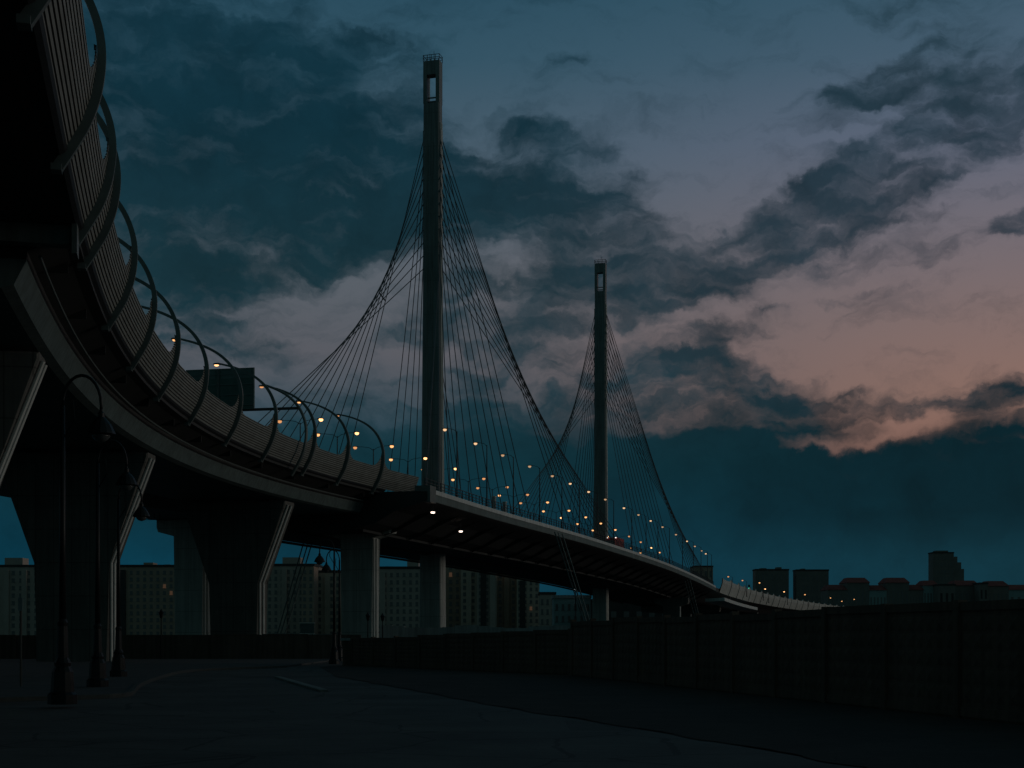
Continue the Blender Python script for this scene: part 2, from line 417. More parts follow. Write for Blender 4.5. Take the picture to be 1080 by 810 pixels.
# ------------------------------------------------------------------ arched lamp posts standing on the barrier
def sp(prof, n=40):
    ks = [(u, v, 0) for u, v in prof]; return [(p.x, p.y) for p in hermite(ks, .25)]
ARC = sp(PROF)
def make_arch(label):
    root = empty('arched_lamp_post', (0, 0, 0), label, 'lamp post', 'arched lamp posts along the viaduct barrier')
    bm = bmesh.new(); n = len(ARC); prev = None                      # tapered rectangular rib, drawn in local x = outward, z = up
    for i, (u, v) in enumerate(ARC):
        a = Vector(ARC[max(i-1, 0)]); b = Vector(ARC[min(i+1, n-1)]); t = (b-a).normalized(); nn = Vector((t.y, -t.x))
        k = i/(n-1); hd = .20-.12*k; hw = .13-.06*k
        ring = [bm.verts.new((u+nn.x*s*hd, w*hw, v+nn.y*s*hd)) for s, w in ((-1, -1), (1, -1), (1, 1), (-1, 1))]
        if prev:
            for q in range(4): bm.faces.new((prev[q], prev[(q+1) % 4], ring[(q+1) % 4], ring[q]))
        else: bm.faces.new(ring[::-1])
        prev = ring
    bm.faces.new(prev)
    link('rib', bm, M['rib'], root)
    bm = bmesh.new()
    box(bm, -.25, .12, -.28, .28, -.12, .12)
    link('foot_bracket', bm, M['rib'], root)
    bm = bmesh.new()
    pr = [(-4.75, .07), (-4.6, .16), (-4.2, .2), (-3.95, .1)]
    rings = [[bm.verts.new((x, w*h*1.1, 9.36+s*h*.45)) for w, s in ((-1, -1), (1, -1), (1, 1), (-1, 1))] for x, h in pr]
    for a, b in zip(rings, rings[1:]):
        for q in range(4): bm.faces.new((a[q], a[(q+1) % 4], b[(q+1) % 4], b[q]))
    bm.faces.new(rings[0][::-1]); bm.faces.new(rings[-1])
    hd = link('lamp_head', bm, M['dark'], root)
    bm = bmesh.new(); lathe(bm, [(.02, -.13), (.14, -.10), (.19, -.02), (.19, .02)], (0, 0, 0), 10)
    for v in bm.verts: v.co = Vector((v.co.x*1.2-4.42, v.co.y*.8, v.co.z*1.0+9.27))
    link('lens', bm, M['lamp'], hd, smooth=True)
    return root
words = ['first', 'second', 'third', 'fourth', 'fifth', 'sixth', 'seventh', 'eighth', 'ninth', 'tenth', 'eleventh', 'twelfth', 'thirteenth', 'fourteenth']
def arch_label(i):
    k = len(AZ)-1-i
    if k == 0: return 'smallest farthest arched lamp post, last on the slatted barrier before the pylon'
    if i == 0: return 'nearest arched lamp post, high at the top left corner on the barrier'
    return '%s arched lamp post on the slatted barrier counted back from the pylon' % words[k]
arch0 = None
for i, d in enumerate(AD):
    loc = LP.at(d, 0, 0); rz = -LP.ang(d)
    if arch0 is None:
        arch0 = make_arch(arch_label(i)); arch0.location = loc; arch0.rotation_euler = (0, 0, rz)
    else: dup(arch0, loc, rz, arch_label(i))

# ------------------------------------------------------------------ sign gantry over the near carriageway
dg = LP.d_of_y(143.5); ag = LP.ang(dg)
gy = empty('sign_gantry', LP.at(dg, 0, 0), 'dark sign gantry with two blank backs of boards held by an arched post above barrier', 'sign gantry', None, -ag)
bm = bmesh.new()
pts = [(u*1.02+.35, 0, v*1.02-.5) for u, v in ARC[:-4]]
tube(bm, pts, [.20-.09*i/len(pts) for i in range(len(pts))], 6); link('arched_post', bm, M['rib'], gy)
bm = bmesh.new(); box(bm, -15, 1.0, -.12, .12, 6.15, 6.4); link('beam', bm, M['dark'], gy)
bm = bmesh.new(); box(bm, -15, -4.2, -.1, .1, 9.2, 9.36); link('beam', bm, M['dark'], gy)
bm = bmesh.new(); box(bm, -15.3, -14.9, -.2, .2, .9, 9.7); link('post', bm, M['dark'], gy)
for (x0, x1) in ((-10.9, -7.45), (-7.40, -3.55)):
    bm = bmesh.new(); box(bm, x0, x1, -.28, -.13, 6.3, 10.5)
    sb = link('signboard', bm, M['sign'], gy)
    bm = bmesh.new()
    for q in range(4): box(bm, x0+.15, x1-.15, -.34, -.283, 6.7+q*1.05, 6.8+q*1.05)
    box(bm, x0+.003, x0+.1, -.36, -.285, 6.32, 10.48); box(bm, x1-.1, x1-.003, -.36, -.285, 6.32, 10.48)
    box(bm, x0+.3, x1-.3, -.30, -.2815, 9.45, 10.3)
    link('back_frame', bm, M['signlite'], sb)

# ------------------------------------------------------------------ piers
def pier(d, uc, w, cap_w, cap_h, top_v, depth, label, path=LP, hammer=False, m='pierc', group='concrete bridge piers'):
    p = path.at(d, uc, 0); a = path.ang(d)
    root = empty('bridge_pier', (p.x, p.y, 0), label, 'pier', group, -a)
    top = p.z+top_v
    bm = bmesh.new(); hw, hc = w/2, cap_w/2
    if hammer:
        out = [(-hw, -.05), (hw, -.05), (hw, top-cap_h), (hc-.2, top-cap_h+.5), (hc, top-cap_h+1.1), (hc, top), (-hc, top), (-hc, top-cap_h+1.1), (-hc+.2, top-cap_h+.5), (-hw, top-cap_h)]
    else:
        out = [(-hw, -.05), (hw, -.05), (hw, top-cap_h), (hc, top-.35), (hc, top), (-hc, top), (-hc, top-.35), (-hw, top-cap_h)]
    fr = [bm.verts.new((x, -depth/2, z)) for x, z in out]; bk = [bm.verts.new((x, depth/2, z)) for x, z in out]
    bm.faces.new(fr[::-1]); bm.faces.new(bk)
    for i in range(len(out)): bm.faces.new((fr[i], fr[(i+1) % len(out)], bk[(i+1) % len(out)], bk[i]))
    bmesh.ops.bevel(bm, geom=[e for e in bm.edges if abs(e.verts[0].co.y-e.verts[1].co.y) < .01], offset=.12, segments=1, affect='EDGES')
    body = link('pier_body', bm, M[m], root)
    for yy in (-depth*.30, depth*.05):                                # pale pipes down the right flank, following the flare
        bm = bmesh.new()
        if hammer: pts = [(hw+.13, yy, 0), (hw+.13, yy, top-cap_h-.1)]
        else: pts = [(hw+.13, yy, 0), (hw+.13, yy, top-cap_h), (hc+.13, yy, top-.4)]
        tube(bm, pts, .115, 8); link('downpipe', bm, M['pipe'], root)
    for xx in (-hc*.55, hc*.55):
        bm = bmesh.new(); box(bm, xx-.5, xx+.5, -.5, .5, top+.003, top+.22); link('bearing', bm, M['dark'], root)
    return root
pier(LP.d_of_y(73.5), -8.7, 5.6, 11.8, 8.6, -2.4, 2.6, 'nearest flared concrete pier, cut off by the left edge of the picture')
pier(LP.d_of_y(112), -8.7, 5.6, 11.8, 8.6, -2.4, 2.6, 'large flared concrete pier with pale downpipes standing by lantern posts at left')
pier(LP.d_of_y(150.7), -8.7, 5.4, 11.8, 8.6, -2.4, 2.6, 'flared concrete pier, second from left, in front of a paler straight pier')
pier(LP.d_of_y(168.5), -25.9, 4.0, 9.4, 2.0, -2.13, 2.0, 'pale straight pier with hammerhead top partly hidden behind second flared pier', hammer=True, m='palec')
pier(LP.d_of_y(111), -27.0, 4.0, 9.4, 2.0, -2.4, 2.0, 'straight pier under the second deck beyond the left picture edge', hammer=True)

# ------------------------------------------------------------------ main cable-stayed deck
W = 35.0
bd = empty('bridge_deck', (0, 0, 0), 'long dark cable stayed bridge deck with pale edge strip curving away to right', 'bridge')
DM = MP.l[-1]
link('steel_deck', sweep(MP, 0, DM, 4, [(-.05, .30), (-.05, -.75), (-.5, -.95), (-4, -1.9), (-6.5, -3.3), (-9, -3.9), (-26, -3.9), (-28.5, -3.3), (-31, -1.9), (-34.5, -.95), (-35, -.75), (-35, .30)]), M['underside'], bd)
link('road_surface', sweep(MP, 0, DM, 4, [(-.8, .303), (-34.2, .303), (-34.2, .36), (-.8, .36)]), M['asphalt'], bd)
link('edge_strip', sweep(MP, .2, DM, 3, [(.0, .70), (-.3, .80), (-.75, .84), (-.75, .363), (-.047, .32), (-.047, .15), (.06, .17), (.06, .6)]), M['fascia'], bd)
link('edge_beam', sweep(MP, .2, DM, 3, [(.0, .147), (-.047, .147), (-.047, -.72), (.0, -.7)]), M['girder'], bd)
bm = bmesh.new()
p0 = [MP.at(.1, u, v) for u, v in ((.3, 1.0), (.3, -.95), (-1.6, -.95), (-1.6, 1.0))]; p1 = [MP.at(2.3, u, v) for u, v in ((.3, 1.0), (.3, -.95), (-1.6, -.95), (-1.6, 1.0))]
a = [bm.verts.new(MP.at(-.9+k*0, 0, 0)*0+q) for k, q in enumerate(p0)]; b = [bm.verts.new(q) for q in p1]
for k in range(4): bm.faces.new((a[k], a[(k+1) % 4], b[(k+1) % 4], b[k]))
bm.faces.new(a[::-1]); bm.faces.new(b); link('end_box', bm, M['rib'], bd)
link('far_edge_strip', sweep(MP, .2, DM, 4, [(-34.3, .363), (-35.1, .363), (-35.1, .85), (-34.3, .85)]), M['fascia'], bd)
# railing: three rails and posts in one lattice
bm = bmesh.new()
for v in (1.15, 1.5, 1.9): tube(bm, [MP.at(d, -.5, v) for d in np.arange(.5, DM, 3)], .05, 4)
for d in np.arange(.6, DM, 1.5):
    q = MP.at(d, -.5, 0); box(bm, q.x-.05, q.x+.05, q.y-.05, q.y+.05, q.z+.8, q.z+1.95)
link('railing', bm, M['dark'], bd)
bm = bmesh.new()
for v in (1.0, 1.5): tube(bm, [MP.at(d, -17.5, v) for d in np.arange(.5, DM, 3)], .06, 4)
link('median_rail', bm, M['dark'], bd)
for u in (-8.6, -17.5, -26.4):
    link('stiffener', sweep(MP, 1, DM-1, 4, [(u-.2, -3.903), (u+.2, -3.903), (u+.15, -4.2), (u-.15, -4.2)]), M['underside'], bd)
for d in np.arange(8, DM, 9):
    bm = crossbox(MP, d, -1.2, -8.9, -4.1, -1.0, .22)
    bm.free(); bm = bmesh.new()
    pr = [(-.9, -1.0), (-4, -2.4), (-6.6, -3.7), (-8.3, -4.2), (-8.3, -3.8), (-6.5, -3.28), (-4, -1.88)]
    A_ = [bm.verts.new(MP.at(d-.1, u, v)) for u, v in pr]; B_ = [bm.verts.new(MP.at(d+.1, u, v)) for u, v in pr]
    for k in range(len(pr)): bm.faces.new((A_[k], A_[(k+1) % len(pr)], B_[(k+1) % len(pr)], B_[k]))
    bm.faces.new(A_[::-1]); bm.faces.new(B_); link('cross_rib', bm, M['underside'], bd)
# junction pier and its far twin
pier(LP.d_of_y(175.8), -6.9, 4.3, 9.6, 2.0, -2.4, 2.0, 'pale straight pier with short hammerhead where the barrier ends', hammer=True, m='palec')
# far end piers
pier(MP.d_of_y(372), -8, 4.2, 9, 2.2, -4.2, 2.2, 'far small dark pier under bridge near its right end', path=MP, hammer=True)

# ------------------------------------------------------------------ pylons with their stays
AXIS = math.atan2(33.6, 119.0)                                       # heading of the bridge
def pylon(px, Z, topy, label, dcentre):
    c = P(px, HY, Z); top = EYE+(HY-topy)*Z/F
    root = empty('bridge_pylon', (c.x, c.y, 0), label, 'pylon', 'bridge pylons', -AXIS)
    def ring(bm, a, b, z, ch=.18):
        return [bm.verts.new(q) for q in ((-a/2+ch, -b/2, z), (a/2-ch, -b/2, z), (a/2, -b/2+ch, z), (a/2, b/2-ch, z), (a/2-ch, b/2, z), (-a/2+ch, b/2, z), (-a/2, b/2-ch, z), (-a/2, -b/2+ch, z))]
    def shaft(name, secs, m):
        bm = bmesh.new(); rs = [ring(bm, *s) for s in secs]
        for r0, r1 in zip(rs, rs[1:]):
            for k in range(8): bm.faces.new((r0[k], r0[(k+1) % 8], r1[(k+1) % 8], r1[k]))
        bm.faces.new(rs[0][::-1]); bm.faces.new(rs[-1]); return link(name, bm, m, root)
    s0 = top-7.4
    shaft('leg', [(3.6, 2.6, -.05), (3.45, 2.5, 15.5)], M['palec'])
    shaft('shaft', [(3.28, 2.35, 15.503), (3.05, 2.2, 30), (2.75, 1.85, 55), (2.62, 1.6, s0-.003)], M['pylon'])
    # open slot at the top: two cheeks, a lintel and a sill
    for s in (-1, 1):
        bm = bmesh.new(); box(bm, min(s*1.31, s*.72), max(s*1.31, s*.72), -.78, .78, s0, top-3.0); link('slot_cheek', bm, M['pylon'], root)
    bm = bmesh.new(); box(bm, -1.31, 1.31, -.78, .78, top-2.997, top-.85); link('lintel', bm, M['pylon'], root)
    for zz in (s0+.35, s0+.95):
        bm = bmesh.new(); box(bm, -.717, .717, -.1, .1, zz, zz+.18); link('slot_bar', bm, M['pylon'], root)
    bm = bmesh.new()
    for x in np.linspace(-1.3, 1.3, 5):
        for y in (-.76, .76): box(bm, x-.04, x+.04, y-.04, y+.04, top-.85, top+.05)
    for zz in (top-.4, top+.02):
        for y in (-.78, .78): box(bm, -1.36, 1.36, y-.03, y+.03, zz, zz+.07)
        for x in (-1.33, 1.33): box(bm, x-.03, x+.03, -.78, .78, zz+.002, zz+.068)
    link('top_railing', bm, M['dark'], root)
    bm = bmesh.new(); tube(bm, [(.2, 0, top-.85), (.2, 0, top+.9)], .035, 5); tube(bm, [(-.6, .3, top-.85), (-.6, .3, top+.6)], .03, 5); link('lightning_rod', bm, M['dark'], root)
    for x in (-.55, .25):                                            # raised ribs down the face, conduit on the flank
        bm = bmesh.new(); secs = [(16, 2.37), (30, 2.2), (55, 1.85), (s0-6, 1.65)]
        tube(bm, [(x, -b/2-.03, z) for z, b in secs], .07, 4); link('face_rib', bm, M['concrete'], root)
    for yy in (-.35, .25):
        bm = bmesh.new(); secs = [(2, 3.46), (14, 3.3), (30, 3.05), (55, 2.75), (s0-3, 2.63)]
        tube(bm, [(a/2+.09, yy, z) for z, a in secs], .10, 6); link('conduit', bm, M['pipe'], root)
    # anchor saddle bulge at the height where the stays leave
    bm = bmesh.new(); box(bm, -1.46, 1.46, -.5, .5, top-30, top-11.5); link('anchor_saddle', bm, M['pylon'], root)
    inv = Matrix.Translation((c.x, c.y, 0)) @ Matrix.Rotation(-AXIS, 4, 'Z'); inv = inv.inverted()
    n = 11
    for side in (0, 1):
        for span in (-1, 1):
            firsts = []
            for i in range(n):
                k = i/(n-1)
                s = 11+k*(48.5); z = top-12.3-k*20.5
                d = dcentre+span*s
                u = -1.0 if side == 0 else -34.0
                q = MP.at(d, u, .35)
                if d < 0:                                             # back span runs onto the viaduct
                    t = (MP.at(1)-MP.at(0)).normalized(); q = MP.at(0, u, .35)+t*d
                    if side == 0: q += Vector((-.0, 0, 0))
                q = inv @ q
                p = Vector(((1.2 if side == 0 else -1.2), span*.45, z))
                bm = bmesh.new(); tube(bm, [p, q], .068, 5, cap=False)
                link('stay_cable', bm, M['cable'], root)
                if i in (0, 1, 2, 3): firsts.append((p, q))
            if (side == 0) == (span == 1):                            # a cross tie on the steep outer stays
                zt = top-37.5
                hit = [p.lerp(q, (zt-p.z)/(q.z-p.z)) for p, q in firsts]
                bm = bmesh.new(); tube(bm, [hit[0], hit[-1]], .11, 5); link('cable_clamp', bm, M['cable'], root)
    return root
dn = MP.d_of_y(226); df = MP.d_of_y(345)
pylon(456.5, 221, 60, 'tall near bridge pylon with slotted top and fanned stay cables', dn-0.0)
pylon(633.5, 340, 275, 'farther smaller bridge pylon with slotted top and fanned stay cables', df)

# ------------------------------------------------------------------ street lamps on the bridge
def make_lamp(label, h, arms, group, lm='lamp', k=1.12):
    root = empty('street_lamp', (0, 0, 0), label, 'street lamp', group)
    bm = bmesh.new(); tube(bm, [(0, 0, 0), (0, 0, h*.5), (0, 0, h-.3)], [.11, .09, .06], 7); link('pole', bm, M['dark'], root)
    bm = bmesh.new(); lathe(bm, [(.22, 0), (.22, .12), (.15, .2), (.15, .9), (.1, 1.0)], n=8); link('base', bm, M['dark'], root)
    for s, L in arms:
        bm = bmesh.new(); tube(bm, [(0, 0, h-.5), (s*L*.25, 0, h-.12), (s*L*.7, 0, h+.05), (s*L, 0, h+.06)], [.04, .035, .03, .03], 6)
        link('arm', bm, M['dark'], root)
        bm = bmesh.new()
        rr = [(s*(L-.15), .08, .05), (s*(L+.15), .17, .08), (s*(L+.5), .16, .07), (s*(L+.72), .06, .03)]
        rings = [[bm.verts.new((x, a*w, h+.08+b*c_)) for a, b in ((-1, -.4), (1, -.4), (1, 1), (-1, 1))] for x, w, c_ in rr]
        for A_, B_ in zip(rings, rings[1:]):
            for q in range(4): bm.faces.new((A_[q], A_[(q+1) % 4], B_[(q+1) % 4], B_[q]))
        bm.faces.new(rings[0][::-1]); bm.faces.new(rings[-1])
        hd = link('lamp_head', bm, M['dark'], root)
        bm = bmesh.new(); lathe(bm, [(.03*k, -.26*k), (.17*k, -.2*k), (.23*k, -.08*k), (.2*k, .03)], (0, 0, 0), 10)
        for v in bm.verts: v.co = Vector((v.co.x*1.1+s*(L+.32), v.co.y, v.co.z+h+.03))
        link('lens', bm, M[lm], hd, smooth=True)
    return root
ORD = words+['fifteenth', 'sixteenth', 'seventeenth', 'eighteenth', 'nineteenth', 'twentieth']
zs = [180.5, 193.5, 206, 219.5, 232.5, 244, 257, 270, 286, 300, 313, 327, 345, 362, 376, 389, 398]
l0 = None
for i, z in enumerate(zs):
    d = MP.d_of_y(z); loc = MP.at(d, -.9, .36); rz = -MP.ang(d)
    lab = ('first' if i == 0 else ORD[i])+' single arm lamp post of the bridge edge row, counted from the barrier end'
    if i == len(zs)-1: lab = 'last and farthest single arm lamp post of the row on the bridge edge'
    if l0 is None:
        l0 = make_lamp(lab, 9.3, [(-1, 1.3)], 'single lamps along the near bridge edge', 'lampp', 1.0); l0.location = loc; l0.rotation_euler = (0, 0, rz)
    else: dup(l0, loc, rz, lab)
zm = [169, 180.5, 193, 206, 219, 233, 246, 258.5, 272, 288, 302, 316, 331, 347, 362, 378, 392]
m0 = None
for i, z in enumerate(zm):
    d = MP.d_of_y(z); loc = MP.at(d, -17.2, .36); rz = -MP.ang(d)
    lab = '%s double arm lamp post of the bridge centre row, counted from the barrier' % ORD[i]
    if i == len(zm)-1: lab = 'last and farthest double arm lamp post in the centre row of the bridge'
    if m0 is None:
        m0 = make_lamp(lab, 9.3, [(1, 2.4), (-1, 2.4)], 'double lamps along the middle of the bridge'); m0.location = loc; m0.rotation_euler = (0, 0, rz)
    else: dup(m0, loc, rz, lab)
# a few median lamps on the viaduct behind the barrier
for i, z in enumerate((144, 156)):
    d = LP.d_of_y(z)
    dup(m0, LP.at(d, -17.8, .95), -LP.ang(d), 'double arm lamp post behind the slatted barrier, %s the sign gantry' % ('just beyond' if i == 0 else 'the second past'))

# ------------------------------------------------------------------ right-hand approach with pale barrier
ap = empty('approach_viaduct', (0, 0, 0), 'far pale approach viaduct with scalloped noise barrier at right end of bridge', 'viaduct')
DA = AP.l[-1]
link('deck_slab', sweep(AP, 0, DA, 8, [(-.05, .3), (-.05, -.8), (-4, -1.8), (-7, -3.4), (-28, -3.4), (-31, -1.8), (-35, -.8), (-35, .3)]), M['underside'], ap)
fe = list(np.arange(4, DA, 17.0))
bm = bmesh.new(); prev = None
for d in np.arange(6, DA-1, 1.0):
    dist = min(abs(d-q) for q in fe); vt = 3.1+.75*max(0, 1-dist/4.5)**2
    col = [bm.verts.new(AP.at(d, u, v)) for u, v in ((.05, -.75), (.55, .7), (.95, 2.0), (1.0, vt), (.75, vt), (.7, 2.0), (.3, .7), (-.1, .303))]
    if prev:
        for k in range(7): bm.faces.new((prev[k], prev[k+1], col[k+1], col[k]))
    prev = col
link('noise_barrier', bm, M['farbar'], ap)
for j, q in enumerate(fe[1:-1]):
    bm = bmesh.new(); tube(bm, [AP.at(q, u+.12, v) for u, v in ((.0, -.9), (.6, .8), (1.0, 2.1), (1.05, 3.2), (.85, 4.0))], [.1, .1, .1, .08, .06], 5)
    link('barrier_rib', bm, M['concrete'], ap)
link('lower_ramp', sweep(AP, 0, 80, 6, [(2.5, -2.6), (2.5, -3.5), (-3, -3.7), (-3, -2.8)]), M['fascia'], ap)
for j, z in enumerate((425, 470, 520, 580)):
    pier(AP.d_of_y(z), -15, 6, 24, 2.4, -3.4, 2.4, 'distant low pier under the approach viaduct, %s beyond the bridge end' % words[j], path=AP, hammer=True)
# lamps of the approach, each with its own height
alist = [(765, 613.5, 425), (783, 612, 450), (801, 614.5, 500), (807, 621, 520), (827, 624, 560), (849, 627, 600), (876, 630.5, 670), (888, 634, 700), (901, 632, 730), (768, 608, 440)]
am = make_lamp('first distant orange lamp above the pale approach barrier, beside the bridge end', 5.2, [(-1, 1.0)], 'distant lamps over the approach barrier')
for i, (x, y, Z) in enumerate(alist):
    q = P(x, y, Z); d = AP.d_of_y(Z); a = -AP.ang(d); base = AP.at(d, 0, .3).z
    hh = q.z-5.2
    nxt = am if i == 0 else dup(am, (0, 0, 0), 0, '%s distant orange lamp above the pale approach barrier, counted from the bridge' % ORD[i])
    nxt.location = (q.x+1.4*math.cos(a), q.y, hh); nxt.rotation_euler = (0, 0, a)
    if hh > base+.05 or True:
        bm = bmesh.new(); tube(bm, [(0, 0, base-hh-.0), (0, 0, .02)], .14, 6)
        link('pole_foot', bm, M['dark'], nxt)

# ------------------------------------------------------------------ lamps fixed under the deck
def underlamp(x, y, Z, up, label):
    q = P(x, y, Z); root = empty('soffit_lamp', q, label, 'lamp', 'white lamps under the deck')
    bm = bmesh.new(); lathe(bm, [(.05, -.16), (.26, -.12), (.30, 0), (.28, .1)], n=12)
    for v in bm.verts: v.co = Vector((v.co.x*.85, v.co.y*.7, v.co.z*.75))
    link('lens', bm, M['lampw'], root, smooth=True)
    bm = bmesh.new(); box(bm, -.4, .4, -.3, .3, .083, .25); link('housing', bm, M['dark'], root)
    bm = bmesh.new(); tube(bm, [(0, 0, .25), (0, 0, up)], .05, 5); link('stem', bm, M['dark'], root)
underlamp(456.5, 540.5, 170.5, 1.2, 'white lamp under the deck just right of where the barrier ends')
underlamp(486, 560.5, 189, 1.5, 'white lamp under the deck right of the near pylon column')
underlamp(430, 570, 200, 1.5, 'white lamp under the deck left of the near pylon column')
underlamp(332, 563.5, 192, 1.5, 'white lamp under the far deck above the pair of lantern posts')

q = P(44, 214, 60); fd = empty('flood_lamp', q, 'unlit bell shaped flood lamp hanging under the deck at upper left', 'lamp')
bm = bmesh.new(); lathe(bm, [(.10, .45), (.2, .4), (.34, .1), (.5, -.3), (.52, -.42), (.47, -.45)], n=14); link('hood', bm, M['dark'], fd)
bm = bmesh.new(); lathe(bm, [(.05, -.62), (.3, -.56), (.44, -.453)], n=14); link('glass', bm, M['glassy'], fd)
bm = bmesh.new(); tube(bm, [(0, 0, .44), (0, 0, 1.3)], .05, 6); link('hanger', bm, M['dark'], fd)
# ------------------------------------------------------------------ tie-down cables below the deck
def ties(name, tops, bots, rad, label, m='girder'):
    c = tops[0].lerp(bots[0], 1.0); root = empty(name, (c.x, c.y, 0), label, 'cables', None)
    for t, b in zip(tops, bots):
        bm = bmesh.new(); tube(bm, [t-root.location, b-root.location], rad, 6); link('tie_cable', bm, M[m], root)
    bm = bmesh.new(); box(bm, -1, 1, -.6, .6, -.02, .8); link('anchor_block', bm, M['concrete'], root)
def low(x, y, Z): q = P(x, y, Z); q.z = max(q.z, .4); return q
ties('tie_down_cables', [P(585, 561, 222), P(588.5, 561.5, 222), P(593, 563, 223)], [low(621, 672, 224), low(623.5, 672, 224), low(627, 672, 224)], .10, 'three slanting tie cables dropping from bridge edge to the tall fence')
ties('tie_down_cables', [P(720.5, 606, 350), P(724, 608, 350), P(727, 609, 350)], [low(737, 668, 352), low(740, 668, 352), low(742, 668, 352)], .10, 'far slanting tie cables dropping from the right end of the bridge')
ties('tie_down_cables', [P(322, 566, 205), P(327, 566, 205), P(331, 566, 205)], [low(292, 670, 205), low(295.5, 670, 205), low(300, 670, 205)], .09, 'slanting tie cables behind the second flared pier before apartment blocks')

# ------------------------------------------------------------------ lantern posts in the street
def make_lantern(label, hh=9.4, reach=1.1):
    root = empty('lantern_post', (0, 0, 0), label, 'lamp post', 'unlit lantern posts along the street')
    bm = bmesh.new(); lathe(bm, [(.42, -.02), (.42, .25), (.34, .32), (.30, .9), (.22, 1.05), (.24, 1.15), (.17, 1.3), (.14, 2.2), (.16, 2.3), (.11, 2.4)], n=12); link('base', bm, M['iron'], root, smooth=False)
    bm = bmesh.new(); tube(bm, [(0, 0, 2.4), (0, 0, 5), (0, 0, hh-.9)], [.10, .085, .065], 9); link('pole', bm, M['iron'], root, smooth=True)
    bm = bmesh.new(); pts = [(0, 0, hh-.9)]+[(reach/2-reach/2*math.cos(t), 0, hh-.9+.85*math.sin(t)) for t in np.linspace(.2, math.pi, 12)]
    pts += [(reach, 0, hh-1.05)]
    tube(bm, pts, .045, 7); link('crook', bm, M['iron'], root, smooth=True)
    bm = bmesh.new(); tube(bm, [(0, 0, hh-1.9), (.35, 0, hh-1.3), (.3, 0, hh-.75)], .025, 5); link('scroll', bm, M['iron'], root)
    bm = bmesh.new(); lathe(bm, [(.04, .05), (.06, -.05), (.10, -.08), (.10, -.2), (.20, -.3), (.30, -.42), (.40, -.62), (.42, -.68), (.40, -.70)], (reach, 0, hh-1.05), 14)
    sh = link('shade', bm, M['iron'], root, smooth=False)
    bm = bmesh.new(); lathe(bm, [(.03, -.90), (.16, -.86), (.25, -.76), (.27, -.703)], (reach, 0, hh-1.05), 12); link('glass', bm, M['glassy'], sh, smooth=True)
    return root
LN = [(*g(66, 746), 0, 'large lantern post with wide base standing on left pavement nearest the road'),
      (*g(103, 727.5), 0, 'lantern post just behind the large one, left of the flared pier pipes'),
      (*g(125, 716), 0, 'lantern post against the first flared pier beside its pale downpipes'),
      ((352.5-HX)*107/F, 107, math.pi, 'taller of two lantern posts side by side at middle fence corner'),
      ((358-HX)*120/F, 120, math.pi, 'lower right of the two lantern posts at the middle fence corner')]
t0 = None
for x, y, rz, lab in LN:
    z = .115 if x < -5 and y < 118 and rz == 0 else 0
    if t0 is None: t0 = make_lantern(lab); t0.location = (x, y, z); t0.rotation_euler = (0, 0, rz)
    else: dup(t0, (x, y, z), rz, lab)
# small post-top lamps by the low wall
def make_postlamp(label):
    root = empty('park_lamp', (0, 0, 0), label, 'lamp post', 'small post top lamps by the walls')
    bm = bmesh.new(); tube(bm, [(0, 0, 0), (0, 0, 3.6)], [.08, .05], 7); link('pole', bm, M['iron'], root)
    bm = bmesh.new(); lathe(bm, [(.05, 3.55), (.12, 3.6), (.2, 4.0), (.24, 4.05), (.05, 4.3), (.02, 4.4)], n=8); link('lantern', bm, M['iron'], root)
    return root
k0 = make_postlamp('small lamp post before the low wall right of the first flared pier'); k0.location = ((170-HX)*125/F, 125, .115)
dup(k0, ((388-HX)*135/F, 135, 0), 0, 'small lamp post behind the middle fence in front of straight pier')
dup(k0, ((403.5-HX)*140/F, 140, 0), 0, 'small lamp post behind the middle fence right of the straight pier')
# thin road post at far left, and a small sign on the far wall
tp = empty('traffic_post', (*g(22, 727), .115), 'thin grey post with small narrow plate at far left by low wall', 'post')
bm = bmesh.new(); tube(bm, [(0, 0, 0), (0, 0, 3.4)], .045, 7); link('pole', bm, M['kerb'], tp)
bm = bmesh.new(); box(bm, -.09, .09, -.06, -.047, 2.9, 3.4); link('plate', bm, M['pale'], tp)
ss = empty('notice_board', (*P(324, 672, 133).xy, 0), 'small square notice board standing behind the low wall near lantern pair', 'sign')
bm = bmesh.new(); box(bm, -.65, .65, -.03, .03, 2.35, 3.3); link('board', bm, M['signlite'], ss)
bm = bmesh.new()
for s in (-.5, .5): box(bm, s-.05, s+.05, .033, .1, 0, 3.3)
link('legs', bm, M['dark'], ss)
bm = bmesh.new()
for (a0, a1, c0, c1) in ((-.72, .72, 3.303, 3.37), (-.72, .72, 2.28, 2.347)): box(bm, a0, a1, -.05, .05, c0, c1)
link('rim', bm, M['pipe'], ss)

# ------------------------------------------------------------------ cabinets and vehicles on the bridge
for i, (x, yb, Z) in enumerate(((531, 539, 199), (542.5, 543, 204))):
    d = MP.d_of_y(Z); q = MP.at(d, -1.6, .36)
    cb = empty('control_cabinet', q, ['left one of two pale upright cabinets on the bridge edge', 'right one of two pale upright cabinets on the bridge edge'][i], 'cabinet', 'upright cabinets on the bridge edge', -MP.ang(d))
    bm = bmesh.new(); box(bm, -.22, .22, -.3, .3, 0, [2.5, 2.2][i]); link('housing', bm, M['pale'], cb)
    bm = bmesh.new(); box(bm, -.28, .28, -.36, .36, [2.503, 2.203][i], [2.6, 2.3][i]); link('lid', bm, M['pipe'], cb)
def wheels(root, xs, ys, r):
    for x in xs:
        for y in ys:
            bm = bmesh.new(); tube(bm, [(x-.12, y, r), (x+.12, y, r)], r, 14); link('wheel', bm, M['tyre'], root)
def on_deck(z, u): d = MP.d_of_y(z); return MP.at(d, u, .36), -MP.ang(d)
q, a = on_deck(291, -5.8)
